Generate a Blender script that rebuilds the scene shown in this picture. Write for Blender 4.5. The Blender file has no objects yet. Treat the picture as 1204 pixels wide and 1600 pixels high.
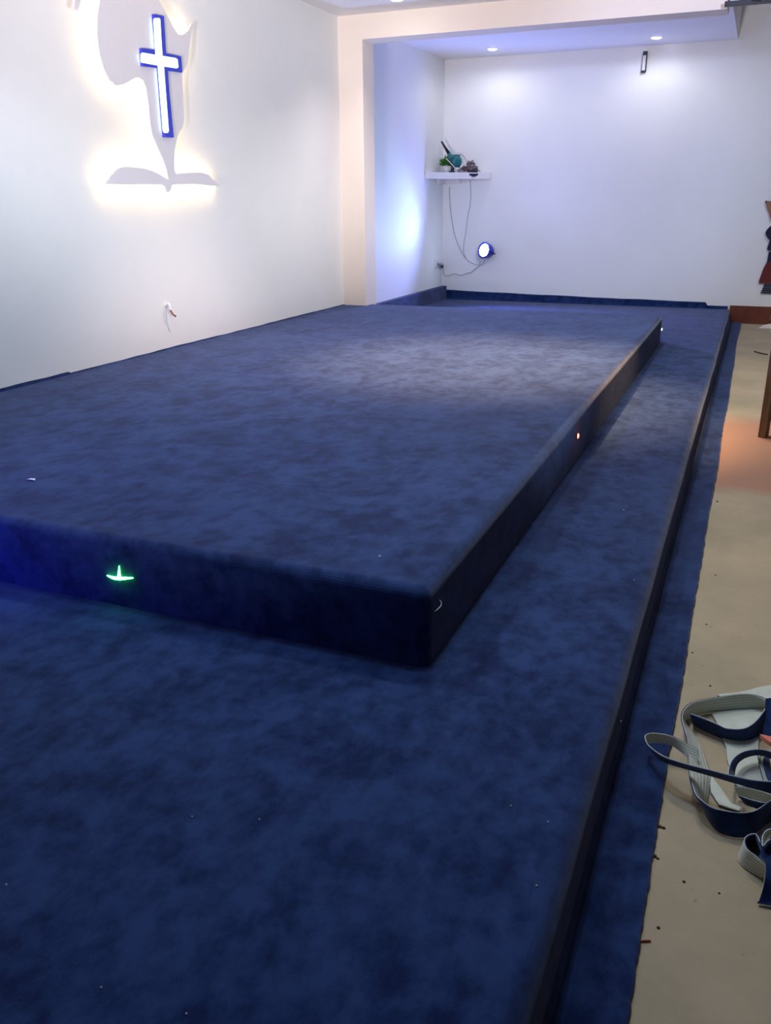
import bpy, bmesh, math, random
from mathutils import Vector, Matrix, noise
random.seed(7)
C = bpy.context.scene.collection
S = bpy.context.scene

# ------------------------------------------------------------------ camera
W, HT, F = 1204, 1600, 1323.5
CAM = Vector((0, 0, 1.4))
R_ = Vector((0.92312179, 0.38445342, -0.00645955))
U_ = Vector((-0.12650105, 0.31952378, 0.93909639))
D_ = Vector((-0.3631028, 0.86608321, -0.34359313))
cd = bpy.data.cameras.new('camera')
cam = bpy.data.objects.new('camera', cd); C.objects.link(cam)
cd.sensor_fit = 'HORIZONTAL'; cd.sensor_width = 36; cd.lens = 36 * F / W
cd.clip_start = 0.05; cd.clip_end = 60
m = Matrix((R_, U_, -D_)).transposed().to_4x4(); m.translation = CAM
cam.matrix_world = m
S.camera = cam
S.view_settings.view_transform = 'Standard'; S.view_settings.look = 'None'
S.view_settings.gamma = 1.0; S.view_settings.use_curve_mapping = False
S.view_settings.exposure = 0.9


def at(px, py, ax, val):
    """the point of a real plane (x, y or z = val) that the photograph shows at a pixel"""
    d = D_ + R_ * ((px - 602) / F) - U_ * ((py - 800) / F)
    i = 'xyz'.index(ax)
    return CAM + d * ((val - CAM[i]) / d[i])


def at_pl(px, py, p, n):
    d = D_ + R_ * ((px - 602) / F) - U_ * ((py - 800) / F)
    return CAM + d * ((Vector(p) - CAM).dot(n) / d.dot(n))


# ------------------------------------------------------------------ key planes of the place (metres)
Z1, Z2 = 0.159, 0.4025
XL, XR2, XR1, XR1B, XF = -3.862, -0.7048, -0.2069, -0.1373, -0.0399
YF2, YE2, YB, YP = 1.978, 8.316, 11.228, 8.136
XP, XA, XA2 = -3.612, -3.873, -0.463
ZC, ZB, ZA, ZH = 3.027, 2.822, 3.059, 3.65
YFRONT, XRIGHT = -3.5, 4.2


# ------------------------------------------------------------------ helpers
def bx(bm, x0, x1, y0, y1, z0, z1):
    v = [bm.verts.new((x, y, z)) for x in (x0, x1) for y in (y0, y1) for z in (z0, z1)]
    for f in ((0, 1, 3, 2), (4, 6, 7, 5), (0, 4, 5, 1), (2, 3, 7, 6), (0, 2, 6, 4), (1, 5, 7, 3)):
        bm.faces.new([v[i] for i in f])
    return bm


def frame(d):
    d = d.normalized()
    a = Vector((0, 0, 1)) if abs(d.z) < 0.9 else Vector((1, 0, 0))
    u = d.cross(a).normalized(); return u, d.cross(u).normalized()


def cyl(bm, p0, p1, r0, r1=None, n=20, cap0=True, cap1=True):
    p0, p1 = Vector(p0), Vector(p1); r1 = r0 if r1 is None else r1
    u, v = frame(p1 - p0); a = []; b = []
    for i in range(n):
        t = 2 * math.pi * i / n; o = u * math.cos(t) + v * math.sin(t)
        a.append(bm.verts.new(p0 + o * r0)); b.append(bm.verts.new(p1 + o * r1))
    for i in range(n):
        j = (i + 1) % n; bm.faces.new((a[i], a[j], b[j], b[i]))
    if cap0: bm.faces.new(a[::-1])
    if cap1: bm.faces.new(b)
    return bm


def lathe(bm, base, axis, prof, n=28):
    """prof: (distance along axis, radius)"""
    base = Vector(base); axis = Vector(axis).normalized(); u, v = frame(axis)
    rings = []
    for h, r in prof:
        rings.append([bm.verts.new(base + axis * h + (u * math.cos(2 * math.pi * i / n) + v * math.sin(2 * math.pi * i / n)) * max(r, 1e-4)) for i in range(n)])
    for a, b in zip(rings, rings[1:]):
        for i in range(n):
            j = (i + 1) % n; bm.faces.new((a[i], a[j], b[j], b[i]))
    bm.faces.new(rings[0][::-1]); bm.faces.new(rings[-1])
    return bm


def smooth_path(pts, k=6, closed=False):
    P = [Vector(p) for p in pts]; n = len(P); out = []
    for i in range(n if closed else n - 1):
        if closed: a, b, c, d = P[i - 1], P[i], P[(i + 1) % n], P[(i + 2) % n]
        else: a, b, c, d = P[max(i - 1, 0)], P[i], P[i + 1], P[min(i + 2, n - 1)]
        for j in range(k):
            t = j / k
            out.append(0.5 * ((2 * b) + (c - a) * t + (2 * a - 5 * b + 4 * c - d) * t * t + (3 * b - a - 3 * c + d) * t ** 3))
    if not closed: out.append(P[-1])
    return out


def tube(bm, pts, r, n=8, closed=False, rfun=None):
    P = [Vector(p) for p in pts]; rings = []; u0 = None; N = len(P)
    for i, p in enumerate(P):
        d = (P[(i + 1) % N] - P[i - 1]) if closed else (P[min(i + 1, N - 1)] - P[max(i - 1, 0)])
        if d.length < 1e-9: d = Vector((0, 0, 1))
        d.normalize()
        if u0 is None: u0, _ = frame(d)
        u = u0 - d * u0.dot(d)
        u = u.normalized() if u.length > 1e-6 else frame(d)[0]
        u0 = u; v = d.cross(u); rr = rfun(i / max(N - 1, 1)) if rfun else r
        rings.append([bm.verts.new(p + (u * math.cos(2 * math.pi * k / n) + v * math.sin(2 * math.pi * k / n)) * rr) for k in range(n)])
    for i in range(N if closed else N - 1):
        a, b = rings[i], rings[(i + 1) % N]
        for k in range(n):
            j = (k + 1) % n; bm.faces.new((a[k], a[j], b[j], b[k]))
    if not closed:
        bm.faces.new(rings[0][::-1]); bm.faces.new(rings[-1])
    return bm


def prism(bm, pts, vec):
    """a planar outline given real thickness along vec"""
    vec = Vector(vec)
    a = [bm.verts.new(Vector(p)) for p in pts]; b = [bm.verts.new(Vector(p) + vec) for p in pts]
    n = len(a)
    for i in range(n):
        j = (i + 1) % n; bm.faces.new((a[i], a[j], b[j], b[i]))
    f0 = bm.faces.new(a[::-1]); f1 = bm.faces.new(b)
    f0.normal_update(); f1.normal_update()
    bmesh.ops.triangulate(bm, faces=[f0, f1], ngon_method='EAR_CLIP')
    return bm


def origin(o):
    v = Vector((0, 0, 0))
    while o: v += o.location; o = o.parent
    return v


def obj(name, bm, mat, parent=None, smooth=False, bevel=0, seg=2, loc=None):
    """link bm (world coordinates) as ONE mesh object"""
    bmesh.ops.recalc_face_normals(bm, faces=bm.faces)
    if bevel:
        bmesh.ops.bevel(bm, geom=list(bm.edges), offset=bevel, segments=seg, profile=0.5, affect='EDGES', clamp_overlap=True)
    o0 = origin(parent)
    if loc is not None: o0 = o0 + Vector(loc)
    bmesh.ops.translate(bm, vec=-o0, verts=bm.verts)
    me = bpy.data.meshes.new(name); bm.to_mesh(me); bm.free()
    for p in me.polygons: p.use_smooth = smooth
    if mat: me.materials.append(mat)
    o = bpy.data.objects.new(name, me); C.objects.link(o)
    if parent: o.parent = parent
    if loc is not None: o.location = loc
    return o


def thing(name, label, cat, loc=(0, 0, 0), group=None):
    o = bpy.data.objects.new(name, None); C.objects.link(o); o.location = loc
    o.empty_display_size = 0.1
    return tag(o, label, cat, group)


def tag(o, label, cat, group=None):
    o['label'] = label; o['category'] = cat
    if group: o['group'] = group
    return o


def struct(name, bm, mat, label=None, cat=None, **k):
    o = obj(name, bm, mat, **k); o['kind'] = 'structure'
    if label: o['label'] = label
    if cat: o['category'] = cat
    return o


NB = bmesh.new


# ------------------------------------------------------------------ materials
def newmat(name):
    mt = bpy.data.materials.new(name); mt.use_nodes = True
    nt = mt.node_tree; b = nt.nodes['Principled BSDF']
    return mt, nt, b


def N(nt, typ, **k):
    n = nt.nodes.new(typ)
    for a, v in k.items():
        if a in n.inputs: n.inputs[a].default_value = v
        else: setattr(n, a, v)
    return n


def plain(name, col, rough=0.5, metal=0, var=0.06, scale=30, bump=0.05, emit=None, es=0, sheen=0):
    mt, nt, b = newmat(name)
    tc = N(nt, 'ShaderNodeTexCoord'); no = N(nt, 'ShaderNodeTexNoise', Scale=scale, Detail=4.0)
    nt.links.new(tc.outputs['Object'], no.inputs['Vector'])
    rp = N(nt, 'ShaderNodeValToRGB')
    rp.color_ramp.elements[0].position = 0.3; rp.color_ramp.elements[1].position = 0.7
    rp.color_ramp.elements[0].color = tuple(max(0, c * (1 - var)) for c in col) + (1,)
    rp.color_ramp.elements[1].color = tuple(min(1, c * (1 + var)) for c in col) + (1,)
    nt.links.new(no.outputs['Fac'], rp.inputs['Fac']); nt.links.new(rp.outputs['Color'], b.inputs['Base Color'])
    b.inputs['Roughness'].default_value = rough; b.inputs['Metallic'].default_value = metal
    if bump:
        bp = N(nt, 'ShaderNodeBump', Strength=bump, Distance=0.01)
        nt.links.new(no.outputs['Fac'], bp.inputs['Height']); nt.links.new(bp.outputs['Normal'], b.inputs['Normal'])
    if emit:
        b.inputs['Emission Color'].default_value = tuple(emit) + (1,); b.inputs['Emission Strength'].default_value = es
    if sheen:
        b.inputs['Sheen Weight'].default_value = sheen
    return mt


def carpet(name, lo, hi, sheen=0.23, patch=6.0, lines=True):
    mt, nt, b = newmat(name); L = nt.links.new
    tc = N(nt, 'ShaderNodeTexCoord')
    mp = N(nt, 'ShaderNodeMapping'); mp.inputs['Scale'].default_value = (1.0, 0.75, 1.0)
    L(tc.outputs['Object'], mp.inputs['Vector'])
    big = N(nt, 'ShaderNodeTexNoise', Scale=patch, Detail=5.0, Roughness=0.62, Distortion=0.4)
    sm = N(nt, 'ShaderNodeTexNoise', Scale=patch * 3.2, Detail=4.0, Roughness=0.6)
    fine = N(nt, 'ShaderNodeTexNoise', Scale=450.0, Detail=2.0)
    for n in (big, sm): L(mp.outputs['Vector'], n.inputs['Vector'])
    L(tc.outputs['Object'], fine.inputs['Vector'])
    a1 = N(nt, 'ShaderNodeMath', operation='MULTIPLY_ADD'); a1.inputs[1].default_value = 0.48
    L(big.outputs['Fac'], a1.inputs[0])
    a2 = N(nt, 'ShaderNodeMath', operation='MULTIPLY'); a2.inputs[1].default_value = 0.40
    L(sm.outputs['Fac'], a2.inputs[0]); L(a2.outputs[0], a1.inputs[2])
    a3 = N(nt, 'ShaderNodeMath', operation='MULTIPLY_ADD'); a3.inputs[1].default_value = 0.12
    L(fine.outputs['Fac'], a3.inputs[0]); L(a1.outputs[0], a3.inputs[2])
    rp = N(nt, 'ShaderNodeValToRGB'); e = rp.color_ramp.elements
    e[0].position = 0.41; e[1].position = 0.57
    e[0].color = tuple(lo) + (1,); e[1].color = tuple(hi) + (1,)
    L(a3.outputs[0], rp.inputs['Fac']); L(rp.outputs['Color'], b.inputs['Base Color'])
    b.inputs['Roughness'].default_value = 1.0
    b.inputs['Specular IOR Level'].default_value = 0.05
    b.inputs['Sheen Weight'].default_value = sheen; b.inputs['Sheen Roughness'].default_value = 0.45
    b.inputs['Sheen Tint'].default_value = (0.80, 0.84, 1.0, 1)
    bp = N(nt, 'ShaderNodeBump', Strength=0.5, Distance=0.006)
    L(a3.outputs[0], bp.inputs['Height']); L(bp.outputs['Normal'], b.inputs['Normal'])
    return mt


def concrete():
    mt, nt, b = newmat('dusty_concrete'); L = nt.links.new
    tc = N(nt, 'ShaderNodeTexCoord')
    n1 = N(nt, 'ShaderNodeTexNoise', Scale=2.2, Detail=6.0, Roughness=0.6)
    n2 = N(nt, 'ShaderNodeTexNoise', Scale=28.0, Detail=5.0, Roughness=0.65)
    for n in (n1, n2): L(tc.outputs['Object'], n.inputs['Vector'])
    rp = N(nt, 'ShaderNodeValToRGB'); e = rp.color_ramp.elements
    e[0].position = 0.3; e[1].position = 0.7
    e[0].color = (0.28, 0.245, 0.160, 1); e[1].color = (0.41, 0.335, 0.225, 1)
    L(n1.outputs['Fac'], rp.inputs['Fac'])
    sp = N(nt, 'ShaderNodeValToRGB'); e = sp.color_ramp.elements
    e[0].position = 0.27; e[1].position = 0.36; e[0].color = (0.55, 0.53, 0.5, 1); e[1].color = (1, 1, 1, 1)
    L(n2.outputs['Fac'], sp.inputs['Fac'])
    mu = N(nt, 'ShaderNodeMix', data_type='RGBA', blend_type='MULTIPLY'); mu.inputs['Factor'].default_value = 0.8
    L(rp.outputs['Color'], mu.inputs['A']); L(sp.outputs['Color'], mu.inputs['B'])
    # terracotta-coloured band across the floor with noisy edges
    sx = N(nt, 'ShaderNodeSeparateXYZ'); L(tc.outputs['Object'], sx.inputs['Vector'])
    n3 = N(nt, 'ShaderNodeTexNoise', Scale=6.0, Detail=4.0); L(tc.outputs['Object'], n3.inputs['Vector'])
    w = N(nt, 'ShaderNodeMath', operation='MULTIPLY_ADD'); w.inputs[1].default_value = 0.18
    L(n3.outputs['Fac'], w.inputs[0]); L(sx.outputs['Y'], w.inputs[2])
    m1 = N(nt, 'ShaderNodeMapRange'); m1.inputs['From Min'].default_value = 4.5; m1.inputs['From Max'].default_value = 4.66
    m2 = N(nt, 'ShaderNodeMapRange'); m2.inputs['From Min'].default_value = 6.35; m2.inputs['From Max'].default_value = 6.0
    L(w.outputs[0], m1.inputs['Value']); L(w.outputs[0], m2.inputs['Value'])
    mm = N(nt, 'ShaderNodeMath', operation='MULTIPLY'); L(m1.outputs[0], mm.inputs[0]); L(m2.outputs[0], mm.inputs[1])
    m3 = N(nt, 'ShaderNodeMath', operation='MULTIPLY'); m3.inputs[1].default_value = 0.9; L(mm.outputs[0], m3.inputs[0])
    mx = N(nt, 'ShaderNodeMix', data_type='RGBA'); L(m3.outputs[0], mx.inputs['Factor'])
    L(mu.outputs['Result'], mx.inputs['A']); mx.inputs['B'].default_value = (0.36, 0.175, 0.108, 1)
    L(mx.outputs['Result'], b.inputs['Base Color'])
    b.inputs['Roughness'].default_value = 0.75
    bp = N(nt, 'ShaderNodeBump', Strength=0.15, Distance=0.01)
    L(n2.outputs['Fac'], bp.inputs['Height']); L(bp.outputs['Normal'], b.inputs['Normal'])
    return mt


def backing_mat():
    mt, nt, b = newmat('ribbed_backing'); L = nt.links.new
    uv = N(nt, 'ShaderNodeUVMap'); sx = N(nt, 'ShaderNodeSeparateXYZ'); L(uv.outputs['UV'], sx.inputs['Vector'])
    mu = N(nt, 'ShaderNodeMath', operation='MULTIPLY'); mu.inputs[1].default_value = 6.0 * 6.283; L(sx.outputs['Y'], mu.inputs[0])
    si = N(nt, 'ShaderNodeMath', operation='SINE'); L(mu.outputs[0], si.inputs[0])
    rp = N(nt, 'ShaderNodeValToRGB'); e = rp.color_ramp.elements
    e[0].position = 0.0; e[1].position = 0.35; e[0].color = (0.34, 0.37, 0.33, 1); e[1].color = (0.54, 0.58, 0.52, 1)
    ad = N(nt, 'ShaderNodeMath', operation='MULTIPLY_ADD'); ad.inputs[1].default_value = 0.5; ad.inputs[2].default_value = 0.5
    L(si.outputs[0], ad.inputs[0]); L(ad.outputs[0], rp.inputs['Fac']); L(rp.outputs['Color'], b.inputs['Base Color'])
    b.inputs['Roughness'].default_value = 0.9
    bp = N(nt, 'ShaderNodeBump', Strength=0.3, Distance=0.002); L(ad.outputs[0], bp.inputs['Height']); L(bp.outputs['Normal'], b.inputs['Normal'])
    return mt


def wood(name, a, c):
    mt, nt, b = newmat(name); L = nt.links.new
    tc = N(nt, 'ShaderNodeTexCoord'); mp = N(nt, 'ShaderNodeMapping'); mp.inputs['Scale'].default_value = (14, 14, 1.5)
    L(tc.outputs['Object'], mp.inputs['Vector'])
    no = N(nt, 'ShaderNodeTexNoise', Scale=3.0, Detail=6.0, Distortion=0.8); L(mp.outputs['Vector'], no.inputs['Vector'])
    rp = N(nt, 'ShaderNodeValToRGB'); e = rp.color_ramp.elements
    e[0].position = 0.3; e[1].position = 0.7; e[0].color = a + (1,); e[1].color = c + (1,)
    L(no.outputs['Fac'], rp.inputs['Fac']); L(rp.outputs['Color'], b.inputs['Base Color']); b.inputs['Roughness'].default_value = 0.5
    return mt


def glow(name, col, s):
    mt, nt, b = newmat(name)
    b.inputs['Base Color'].default_value = (0.8, 0.8, 0.8, 1)
    b.inputs['Emission Color'].default_value = tuple(col) + (1,); b.inputs['Emission Strength'].default_value = s
    return mt


M = dict(
    wall=plain('wall_paint', (0.80, 0.815, 0.80), 0.75, var=0.012, scale=3, bump=0.02),
    duller=plain('tan_paint', (0.30, 0.27, 0.22), 0.8, var=0.02, scale=3),
    cream=plain('cream_paint', (0.86, 0.775, 0.675), 0.7, var=0.012, scale=3, bump=0.02),
    ceil=plain('ceiling_paint', (0.80, 0.79, 0.80), 0.8, var=0.01, scale=3, bump=0.01),
    carpet=carpet('navy_carpet', (0.0050, 0.0145, 0.062), (0.0185, 0.042, 0.132)),
    floor=concrete(),
    red=plain('oxide_red_paint', (0.13, 0.027, 0.012), 0.55, var=0.2, scale=12),
    panel=plain('sign_white', (0.74, 0.72, 0.73), 0.5, var=0.01),
    led=glow('warm_led', (1.0, 0.72, 0.34), 17),
    crosstint=plain('cross_glow_tint', (0.035, 0.05, 0.55), 0.4),  # blue edge glow of the lit cross put into the base colour
    crosslight=glow('cross_light', (0.62, 0.92, 1.0), 1.1),
    lens=glow('downlight_lens', (1.0, 0.98, 1.0), 30),
    white=plain('white_plastic', (0.78, 0.78, 0.80), 0.4, var=0.02),
    shelf=plain('shelf_white', (0.82, 0.82, 0.86), 0.4, var=0.01),
    black=plain('black_plastic', (0.012, 0.012, 0.016), 0.45),
    dark=plain('dark_metal', (0.014, 0.016, 0.028), 0.4, metal=0.0),
    teal=plain('teal_plastic', (0.01, 0.14, 0.16), 0.35),
    leaf=plain('leaf_green', (0.05, 0.20, 0.025), 0.5, var=0.35),
    soil=plain('potting_soil', (0.03, 0.02, 0.012), 0.9),
    cable=plain('grey_cable', (0.36, 0.35, 0.42), 0.5),
    mesh=plain('brown_wire', (0.12, 0.085, 0.085), 0.7, var=0.3),
    palecord=plain('pale_cord', (0.6, 0.6, 0.62), 0.5),
    partint=plain('casing_glow_tint', (0.02, 0.035, 0.50), 0.3),  # the lamp's blue glow is put into the casing colour
    parlens=glow('par_lens', (0.62, 0.80, 1.0), 14),
    parlens2=glow('par_panel', (0.15, 0.25, 1.0), 2.0),
    backing=backing_mat(),
    flatback=plain('flat_backing', (0.50, 0.55, 0.49), 0.9, var=0.1, scale=14),
    wood=wood('brown_wood', (0.10, 0.045, 0.018), (0.19, 0.09, 0.04)),
    green=glow('green_led', (0.05, 1.0, 0.12), 9),
    redled=glow('red_led', (1.0, 0.06, 0.03), 7),
    whiteled=glow('white_led', (0.9, 0.9, 1.0), 3),
    cuff=plain('pale_scrap', (0.62, 0.60, 0.54), 0.8, var=0.1),
    pink=plain('pink_scrap', (0.55, 0.16, 0.11), 0.6),
    twig=plain('dark_twig', (0.05, 0.035, 0.025), 0.9),
    sliver=plain('red_sliver', (0.28, 0.05, 0.03), 0.7),
    maroon=plain('maroon_cloth', (0.13, 0.02, 0.02), 0.9),
    tan=plain('tan_cloth', (0.30, 0.15, 0.09), 0.9),
    navycloth=plain('navy_cloth', (0.012, 0.014, 0.04), 0.9),
    greymetal=plain('grey_metal', (0.30, 0.31, 0.34), 0.45),
)

# ------------------------------------------------------------------ the room shell
struct('floor', bx(NB(), XL - 0.2, XRIGHT, YFRONT, YB + 0.1, -0.1, 0), M['floor'])
struct('wall_left', bx(NB(), XL - 0.2, XL, YFRONT, YB, 0, ZH), M['wall'])
struct('wall_back', bx(NB(), XL - 0.2, XRIGHT, YB, YB + 0.2, 0, ZH), M['wall'])
struct('wall_right', bx(NB(), XRIGHT, XRIGHT + 0.2, YFRONT, YB + 0.2, 0, ZH), M['duller'])
struct('wall_front', bx(NB(), XL - 0.2, XRIGHT, YFRONT - 0.2, YFRONT, 0, ZH), M['duller'])
struct('wall_pillar', bx(NB(), XL, XP, YP, YP + 0.26, Z1 + 0.001, ZB), M['cream'], 'cream pillar projecting from the left wall at the stage end')
struct('trim_beam', bx(NB(), XL, XA2 + 0.02, YP, YP + 0.26, ZB, ZH), M['cream'], 'cream beam crossing below the ceiling')
struct('ceiling_main', bx(NB(), XL, XA2, YFRONT, YP, ZC, ZH), M['ceil'], 'white main ceiling')
struct('ceiling_alcove', bx(NB(), XL, XA2, YP + 0.26, YB, ZA, ZH), M['ceil'], 'white dropped ceiling over the alcove')
struct('ceiling_hall', bx(NB(), XL - 0.2, XRIGHT, YFRONT, YB + 0.1, ZH, ZH + 0.1), M['ceil'], 'higher white ceiling right of the stage')
# red painted baseboard on the bare part of the back wall
bm = NB(); bx(bm, -0.19, XRIGHT, YB - 0.025, YB, 0, 0.205)
struct('baseboard_back', bm, M['red'], 'oxide red painted baseboard right of the platform')


# carpet turned up the walls of the alcove
def upturn(x0, x1, ytop, zfun, n=60, th=0.02):
    bm = NB(); rows = []
    for i in range(n + 1):
        x = x0 + (x1 - x0) * i / n; z = zfun(x)
        rows.append([bm.verts.new(p) for p in ((x, YB - th - 0.012, Z1 - 0.01), (x, YB - th, Z1 + 0.03), (x, YB - th, z - 0.008), (x, YB - th * 0.5, z), (x, YB - 0.001, z - 0.003), (x, YB - 0.001, Z1 - 0.01))])
    for a, b in zip(rows, rows[1:]):
        for k in range(6):
            j = (k + 1) % 6; bm.faces.new((a[k], a[j], b[j], b[k]))
    bm.faces.new(rows[0][::-1]); bm.faces.new(rows[-1])
    return bm


def zf(x):
    t = (x + 3.79) / 3.34
    z = 0.282 - 0.05 * min(1, max(0, t)) ** 0.7 + 0.006 * noise.noise(Vector((x * 4, 1.3, 0)))
    if x > -0.452: z = 0.196
    return z


struct('trim_1', upturn(-3.80, -0.215, 0.25, zf, 140), M['carpet'], 'navy carpet turned up the foot of the back wall')
struct('baseboard_left', bx(NB(), XA + 0.012, -3.785, YP + 0.265, YB - 0.002, Z1 - 0.01, 0.333), M['carpet'], 'navy carpeted box skirting along the alcove left wall', bevel=0.012)

# ------------------------------------------------------------------ the carpeted stage
low = thing('stage_platform', 'wide lower navy carpeted platform under the raised one, running to the back wall', 'platform', (-2.0, 5.0, 0))
# lower step: its carpet falls off the right edge in a soft slope
bm = NB(); prof = [(XL + 0.002, 0.0005), (XL + 0.002, Z1), (XR1 - 0.015, Z1)]
for k in range(1, 8):
    t = k / 7 * math.pi / 2
    prof.append((XR1 - 0.015 + 0.042 * math.sin(t), Z1 - 0.042 * (1 - math.cos(t))))
prof += [(XR1 + 0.034, 0.04), (XR1 + 0.045, 0.016), (XR1B, 0.0)]
ny = 100; rows = []
for i in range(ny + 1):
    y = -1.6 + (YB - 0.003 + 1.6) * i / ny
    w = 0.006 * noise.noise(Vector((0, y * 1.7, 4.1)))
    rows.append([bm.verts.new((x + (w if x > -1 else 0), y, z)) for x, z in prof])
for a, b in zip(rows, rows[1:]):
    for k in range(len(prof)):
        j = (k + 1) % len(prof); bm.faces.new((a[k], a[j], b[j], b[k]))
bm.faces.new(rows[0][::-1]); bm.faces.new(rows[-1])
obj('carpet_deck', bm, M['carpet'], low)
# the cut border lying on the concrete
bm = NB(); rows = []; n = 900
for i in range(n + 1):
    y = -1.6 + (YB - 0.03 + 1.6) * i / n
    e = XF + 0.007 * noise.noise(Vector((0.3, y * 1.1, 0))) + 0.0035 * noise.noise(Vector((2.3, y * 16, 0))) + random.uniform(-0.0012, 0.0012)
    e -= 0.012 * max(0, 1 - abs(y - 9.4) / 1.2) if y > 8 else 0
    rows.append([bm.verts.new(p) for p in ((XR1B - 0.01, y, 0.001), (XR1B - 0.01, y, 0.014), (e - 0.004, y, 0.010), (e, y, 0.006), (e - 0.002, y, 0.0005))])
for a, b in zip(rows, rows[1:]):
    for k in range(5):
        j = (k + 1) % 5; bm.faces.new((a[k], a[j], b[j], b[k]))
bm.faces.new(rows[0][::-1]); bm.faces.new(rows[-1])
o = obj('carpet_border', bm, M['carpet'], low); o['label'] = 'flat carpet border with a cut edge lying on the concrete'

up = thing('stage_platform', 'raised upper navy carpeted platform along the left wall with green light on its front', 'platform', (-2.2, 5.0, Z1))
bm = NB(); prism(bm, [Vector((x, y, Z1 + 0.001)) for x, y in ((XL + 0.004, YF2), (XR2, YF2), (XR2, YE2), (XP + 0.003, YE2), (XP + 0.003, YP - 0.003), (XL + 0.004, YP - 0.003))], (0, 0, Z2 - Z1 - 0.001))
bmesh.ops.dissolve_limit(bm, angle_limit=0.01, verts=bm.verts, edges=bm.edges)
bmesh.ops.recalc_face_normals(bm, faces=bm.faces)
ed = [e for e in bm.edges if all(v.co.z > Z2 - 0.01 for v in e.verts) and not all(v.co.x < XP + 0.1 for v in e.verts)]
ed += [e for e in bm.edges if abs(e.verts[0].co.z - e.verts[1].co.z) > 0.1 and e.verts[0].co.x > -1]
bmesh.ops.bevel(bm, geom=ed, offset=0.035, segments=6, profile=0.5, affect='EDGES', clamp_overlap=True)
for f in bm.faces: f.smooth = abs(f.normal.z) < 0.98
d = obj('carpet_deck', bm, M['carpet'], up)
# loose carpet lip against the left wall
bm = NB(); rows = []
for i in range(241):
    y = YF2 + 0.02 + (YP - YF2 - 0.03) * i / 240
    h = 0.006 + 0.010 * max(0, noise.noise(Vector((0, y * 0.9, 7.7)))) + 0.003 * noise.noise(Vector((1, y * 6, 0)))
    if 3.2 < y < 4.1: h += 0.010
    rows.append([bm.verts.new(p) for p in ((XL + 0.001, y, Z2 - 0.005), (XL + 0.001, y, Z2 + h * 0.9), (XL + 0.010, y, Z2 + h), (XL + 0.022, y, Z2 - 0.005))])
for a, b in zip(rows, rows[1:]):
    for k in range(4):
        j = (k + 1) % 4; bm.faces.new((a[k], a[j], b[j], b[k]))
bm.faces.new(rows[0][::-1]); bm.faces.new(rows[-1])
obj('carpet_lip', bm, M['carpet'], up)

# ------------------------------------------------------------------ step lights in the risers
# green light: a glowing arc with an upright spike on the front riser
p = at(186, 901, 'y', YF2 - 0.003); t = thing('step_light', 'tiny green light glowing on the front face of the raised platform', 'light', p, 'lights in the risers')
pts = [at(a, b, 'y', YF2 - 0.004) for a, b in ((167, 899), (176, 902.5), (186, 904), (197, 903.5), (208, 903))]
obj('glowing_arc', tube(NB(), smooth_path(pts, 5), 0.004, 8, rfun=lambda s: 0.0015 + 0.0045 * math.sin(math.pi * s)), M['green'], t, True)
obj('glowing_spike', cyl(NB(), at(186, 904, 'y', YF2 - 0.004), at(186, 884, 'y', YF2 - 0.004), 0.007, 0.0012, 10), M['green'], t, True)
for (px, py, mk, lab, r) in ((901, 681, 'redled', 'tiny red light glowing on the right face of the raised platform', 0.014), (1036, 513, 'whiteled', 'tiny white light at the far right corner of the raised platform', 0.012)):
    p = at(px, py, 'x', XR2 + 0.002) if px < 1000 else Vector((XR2 + 0.002, YE2 - 0.06, 0.285)); t = thing('step_light', lab, 'light', p, 'lights in the risers')
    obj('bezel', lathe(NB(), p, (1, 0, 0), [(-0.004, r * 1.25), (0.003, r * 1.25), (0.004, r * 1.1)], 16), M['black'], t)
    obj('lens', lathe(NB(), p + Vector((0.002, 0, 0)), (1, 0, 0), [(0, r), (0.006, r * 0.8), (0.009, 0.002)], 16), M[mk], t, True)
# bit of white wire poking out of the near corner
w = [at(a, b, 'x', XR2 - 0.004 + dx) for a, b, dx in ((676, 957, 0.0), (682, 953, 0.008), (688, 947, 0.012), (689, 941, 0.010), (686, 937, 0.004))]
p = w[2].copy()
tag(obj('wire_end', tube(NB(), smooth_path(w, 5), 0.0015, 6), M['palecord'], loc=p), 'short bent white wire at the near corner of the raised platform', 'wire')
# scraps on the carpet
p = at(49, 750, 'z', Z2 + 0.002)
bm = NB(); prism(bm, [p + Vector(q) for q in ((-0.016, -0.004, 0), (0.0, -0.008, 0.004), (0.018, 0.0, 0), (0.012, 0.008, 0.002), (-0.01, 0.007, 0.001))], (0, 0, 0.003))
tag(obj('paper_scrap', bm, M['white'], loc=p), 'small white paper scrap on the raised carpet at the left', 'scrap')
p = at(593, 869, 'z', Z2 + 0.003)
tag(obj('pebble', lathe(NB(), p - Vector((0, 0, 0.004)), (0, 0, 1), [(0, 0.003), (0.003, 0.005), (0.007, 0.002)], 8), M['cable'], loc=p), 'tiny grey crumb on the raised carpet near its front edge', 'crumb')
for k, (a, b, z) in enumerate(((970, 1127, 0), (856, 1284, 0), (838, 1384, Z1), (798, 1259, Z1), (158, 1543, Z1), (291, 1584, Z1), (10, 1382, Z1), (300, 1276, Z1), (974, 797, Z1), (990, 906, Z1), (405, 1280, Z1))):
    zz = Z1 if a < 930 else (0.10 if k == 0 else Z1)
    p = at(a, b, 'z', zz + 0.0015)
    q = lathe(NB(), p - Vector((0, 0, 0.002)), (0, 0, 1), [(0, 0.001), (0.002, 0.0022), (0.004, 0.001)], 6)
    tag(obj('lint_speck', q, M['palecord'], loc=p), 'white speck of lint on the lower navy carpet', 'lint', 'lint specks on the lower carpet')

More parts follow.
